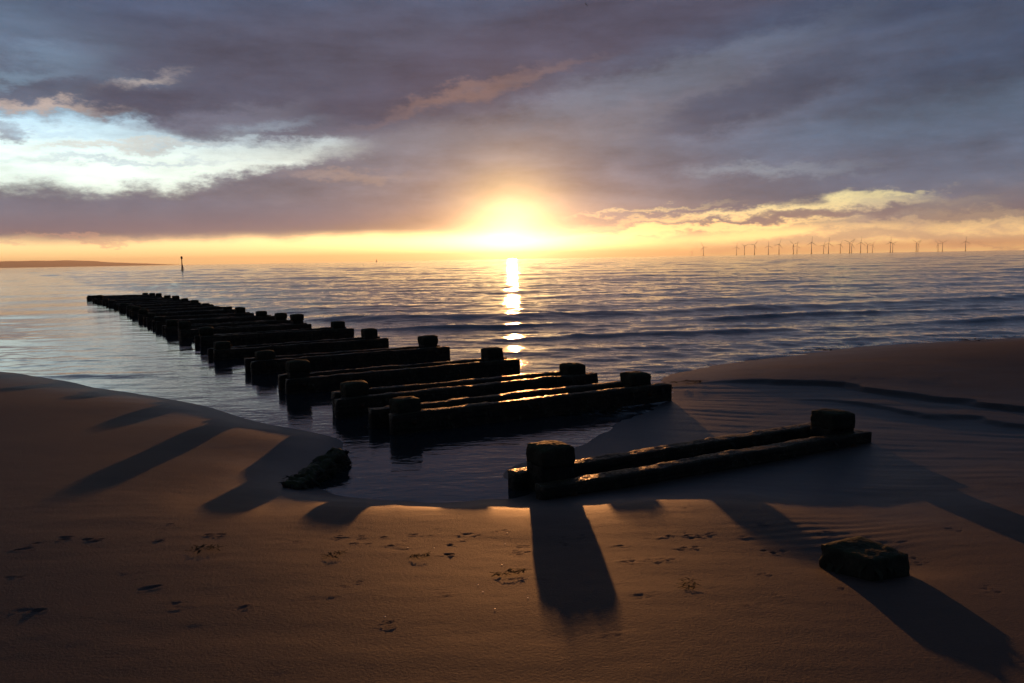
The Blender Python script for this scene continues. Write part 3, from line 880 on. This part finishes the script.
bmesh.ops.bevel(bm, geom=bm.edges[:], offset=.7, segments=2, affect='EDGES')
nac_me = D.meshes.new('nacelle'); bm.to_mesh(nac_me); bm.free()
hub_me = lathe('hub', [(0, 1.7), (1.5, 1.6), (2.6, 1.0), (3.1, .2)])
bm = bmesh.new(); prev = None
for j in range(9):
    u = j / 8; z = 1 + 44 * u; c_ = (1.0 + 2.8 * min(1, u * 5)) * (1 - .75 * u) if u > .05 else 1.8; th_ = .9 * (1 - .8 * u)
    a = math.radians(18 * (1 - u))
    ring = [bm.verts.new((x * math.cos(a) - y * math.sin(a), x * math.sin(a) + y * math.cos(a), z)) for x, y in ((-.35 * c_, 0), (0, -th_ * .5), (.65 * c_, 0), (0, th_ * .5))]
    if prev:
        for i in range(4): bm.faces.new((prev[i], prev[(i + 1) % 4], ring[(i + 1) % 4], ring[i]))
    prev = ring
bm.faces.new(prev)
blade_me = D.meshes.new('blade'); bm.to_mesh(blade_me); bm.free()
def wind_turbine():
    t = empty('wind_turbine', (0, 0, 0))
    obj('base', base_me, YEL, t); obj('tower', tower_me, TURB, t); obj('nacelle', nac_me, TURB, t)
    h = obj('hub', hub_me, TURB, t); h.location = (0, -4.2, 80); h.rotation_euler = (math.pi / 2, 0, 0)
    for k in range(3):
        b = obj('blade', blade_me, TURB, t); b.location = (0, -5.6, 80)
    return t
# image column, pixel height of the hub over the sea, rotor phase in degrees
TB = [(px_, hp_ * .94, ph_) for px_, hp_, ph_ in [(703.4, 9.3, 92), (736.6, 8.6, 5), (744.5, 9.6, 62), (754.5, 10.6, 38), (768.4, 9.4, 0), (779, 10.8, 20), (793.5, 10.6, 72), (797, 9, 10), (811.5, 12.2, 2), (823.6, 8.8, 20), (828.5, 11, 5), (840.3, 9.6, 25), (849.6, 11.4, 55), (851.6, 10, 30), (860.6, 11.2, 4), (867.5, 9.0, 70), (872.5, 8.2, 28), (890.3, 11.0, 3), (892.7, 9.4, 60), (916.2, 10.2, 66), (917.9, 8.6, 40), (938, 8.4, 80), (942.4, 9.6, 62), (965.4, 10.6, 1), (692, 4.5, 30)]]
TB.sort()
NUM = ['first', 'second', 'third', 'fourth', 'fifth', 'sixth', 'seventh', 'eighth', 'ninth', 'tenth', 'eleventh', 'twelfth', 'thirteenth', 'fourteenth', 'fifteenth', 'sixteenth', 'seventeenth', 'eighteenth', 'nineteenth', 'twentieth', 'twenty-first', 'twenty-second', 'twenty-third', 'twenty-fourth', 'twenty-fifth']
def copy_tree(o, parent=None):
    c2 = o.copy(); SC.collection.objects.link(c2)
    if parent: c2.parent = parent
    for ch in o.children: copy_tree(ch, c2)
    return c2
proto = wind_turbine()
turbs = [proto] + [copy_tree(proto) for _ in TB[1:]]
for k, (o, (px, hp, ph)) in enumerate(zip(turbs, TB)):
    d = 80 * F_PX / hp
    az = math.radians(direction(px, 251)[0])
    dist = d / math.cos(az) * math.cos(az)
    o.location = (dist * math.tan(az), dist, 0); o.rotation_euler = (0, 0, -az * .6 + math.radians((k * 53) % 40 - 20))
    for q, ch in enumerate(sorted((c3 for c3 in o.children if c3.name.startswith('blade')), key=lambda c3: c3.name)):
        ch.rotation_euler = (0, math.radians(ph + 120 * q), 0)
    lab = f'{NUM[k]} wind turbine from the left along the sea horizon'
    if k == 0: lab = 'tiny far wind turbine, leftmost and lowest on the horizon'
    if k == len(TB) - 1: lab = 'wind turbine standing alone at the right end of the row'
    tag(o, lab, 'wind turbine', 'wind turbines of the offshore wind farm')

# ------------------------------------------------------------------ sea marks, bird
IRON = blend_mat('rusty_iron', (.05, .035, .03), (.09, .05, .035), (.06, .05, .04), (.5, .8), .004)
az = math.radians(direction(182, 265)[0]); yb_ = 233.0
bk = empty('beacon', (yb_ * math.tan(az), yb_, 0))
tag(bk, 'slim dark beacon post with can topmark standing in the sea', 'beacon')
obj('post', lathe('post', [(-2, .20), (.5, .20), (1.6, .16), (3.4, .11)], 10), IRON, bk)
obj('topmark', lathe('topmark', [(3.35, .14), (3.38, .26), (4.05, .26), (4.1, .1)], 12), IRON, bk)
for k in range(3):
    a = k * 2.09 + .4
    bm = bmesh.new()
    p0 = Vector((math.cos(a) * .62, math.sin(a) * .62, -1.0)); p1 = Vector((math.cos(a) * .1, math.sin(a) * .1, 1.9))
    dirv = (p1 - p0); rot = dirv.to_track_quat('Z', 'Y').to_matrix().to_4x4()
    bmesh.ops.create_cone(bm, segments=8, radius1=.075, radius2=.06, depth=dirv.length, cap_ends=True, matrix=Matrix.Translation((p0 + p1) / 2) @ rot)
    me = D.meshes.new('strut'); bm.to_mesh(me); bm.free(); obj('strut', me, IRON, bk)
az = math.radians(direction(376.5, 259)[0]); yb_ = 2600.0
by = empty('channel_buoy', (yb_ * math.tan(az), yb_, 0))
tag(by, 'tiny dark pointed buoy on the horizon to the left of the sun', 'buoy')
obj('float', lathe('float', [(-.8, 1.6), (.6, 2.2), (1.6, 2.2), (2.0, 1.4)], 14), IRON, by)
obj('superstructure', lathe('superstructure', [(1.8, 1.4), (5, .8), (7.5, .45)], 8), IRON, by)
obj('topmark', lathe('topmark', [(7.4, .2), (8.0, .7), (9.0, .1)], 10), IRON, by)

def bird_mesh():
    bm = bmesh.new(); prev = None
    for y, r in ((-.24, .015), (-.2, .035), (-.13, .05), (0, .075), (.14, .055), (.28, .02), (.36, .03)):
        ring = [bm.verts.new((r * math.cos(a * math.pi / 4), y, r * .8 * math.sin(a * math.pi / 4))) for a in range(8)]
        if prev:
            for i in range(8): bm.faces.new((prev[i], prev[(i + 1) % 8], ring[(i + 1) % 8], ring[i]))
        else: bm.faces.new(ring[::-1])
        prev = ring
    bm.faces.new(prev)
    for s in (-1, 1):
        pts = [(.05, -.1, .11, .03), (.28, -.13, .08, .14), (.45, -.07, .09, .12), (.68, .08, .12, .02)]
        pr = None
        for x, yf_, yb2, z in pts:
            q = [bm.verts.new((s * x, yf_, z + .012)), bm.verts.new((s * x, yb2, z)), bm.verts.new((s * x, (yf_ + yb2) / 2, z - .012))]
            if pr:
                for a, b in ((0, 1), (1, 2), (2, 0)): bm.faces.new((pr[a], pr[b], q[b], q[a]))
            else: bm.faces.new(q)
            pr = q
        bm.faces.new(pr)
    bmesh.ops.recalc_face_normals(bm, faces=bm.faces)
    me = D.meshes.new('gull'); bm.to_mesh(me); bm.free(); return me
FEA = blend_mat('gull_feathers', (.16, .16, .17), (.24, .24, .25), (.2, .2, .2), (.6, .8), .002)
d = (fw + rt * (586 - 512) / F_PX - up * (4.5 - 341.5) / F_PX)
g_ = obj('gull', bird_mesh(), FEA); g_.location = Vector((0, 0, EYE)) + d * 210; g_.rotation_euler = (.2, .45, .9)
tag(g_, 'small dark gull flying high under the clouds', 'bird')
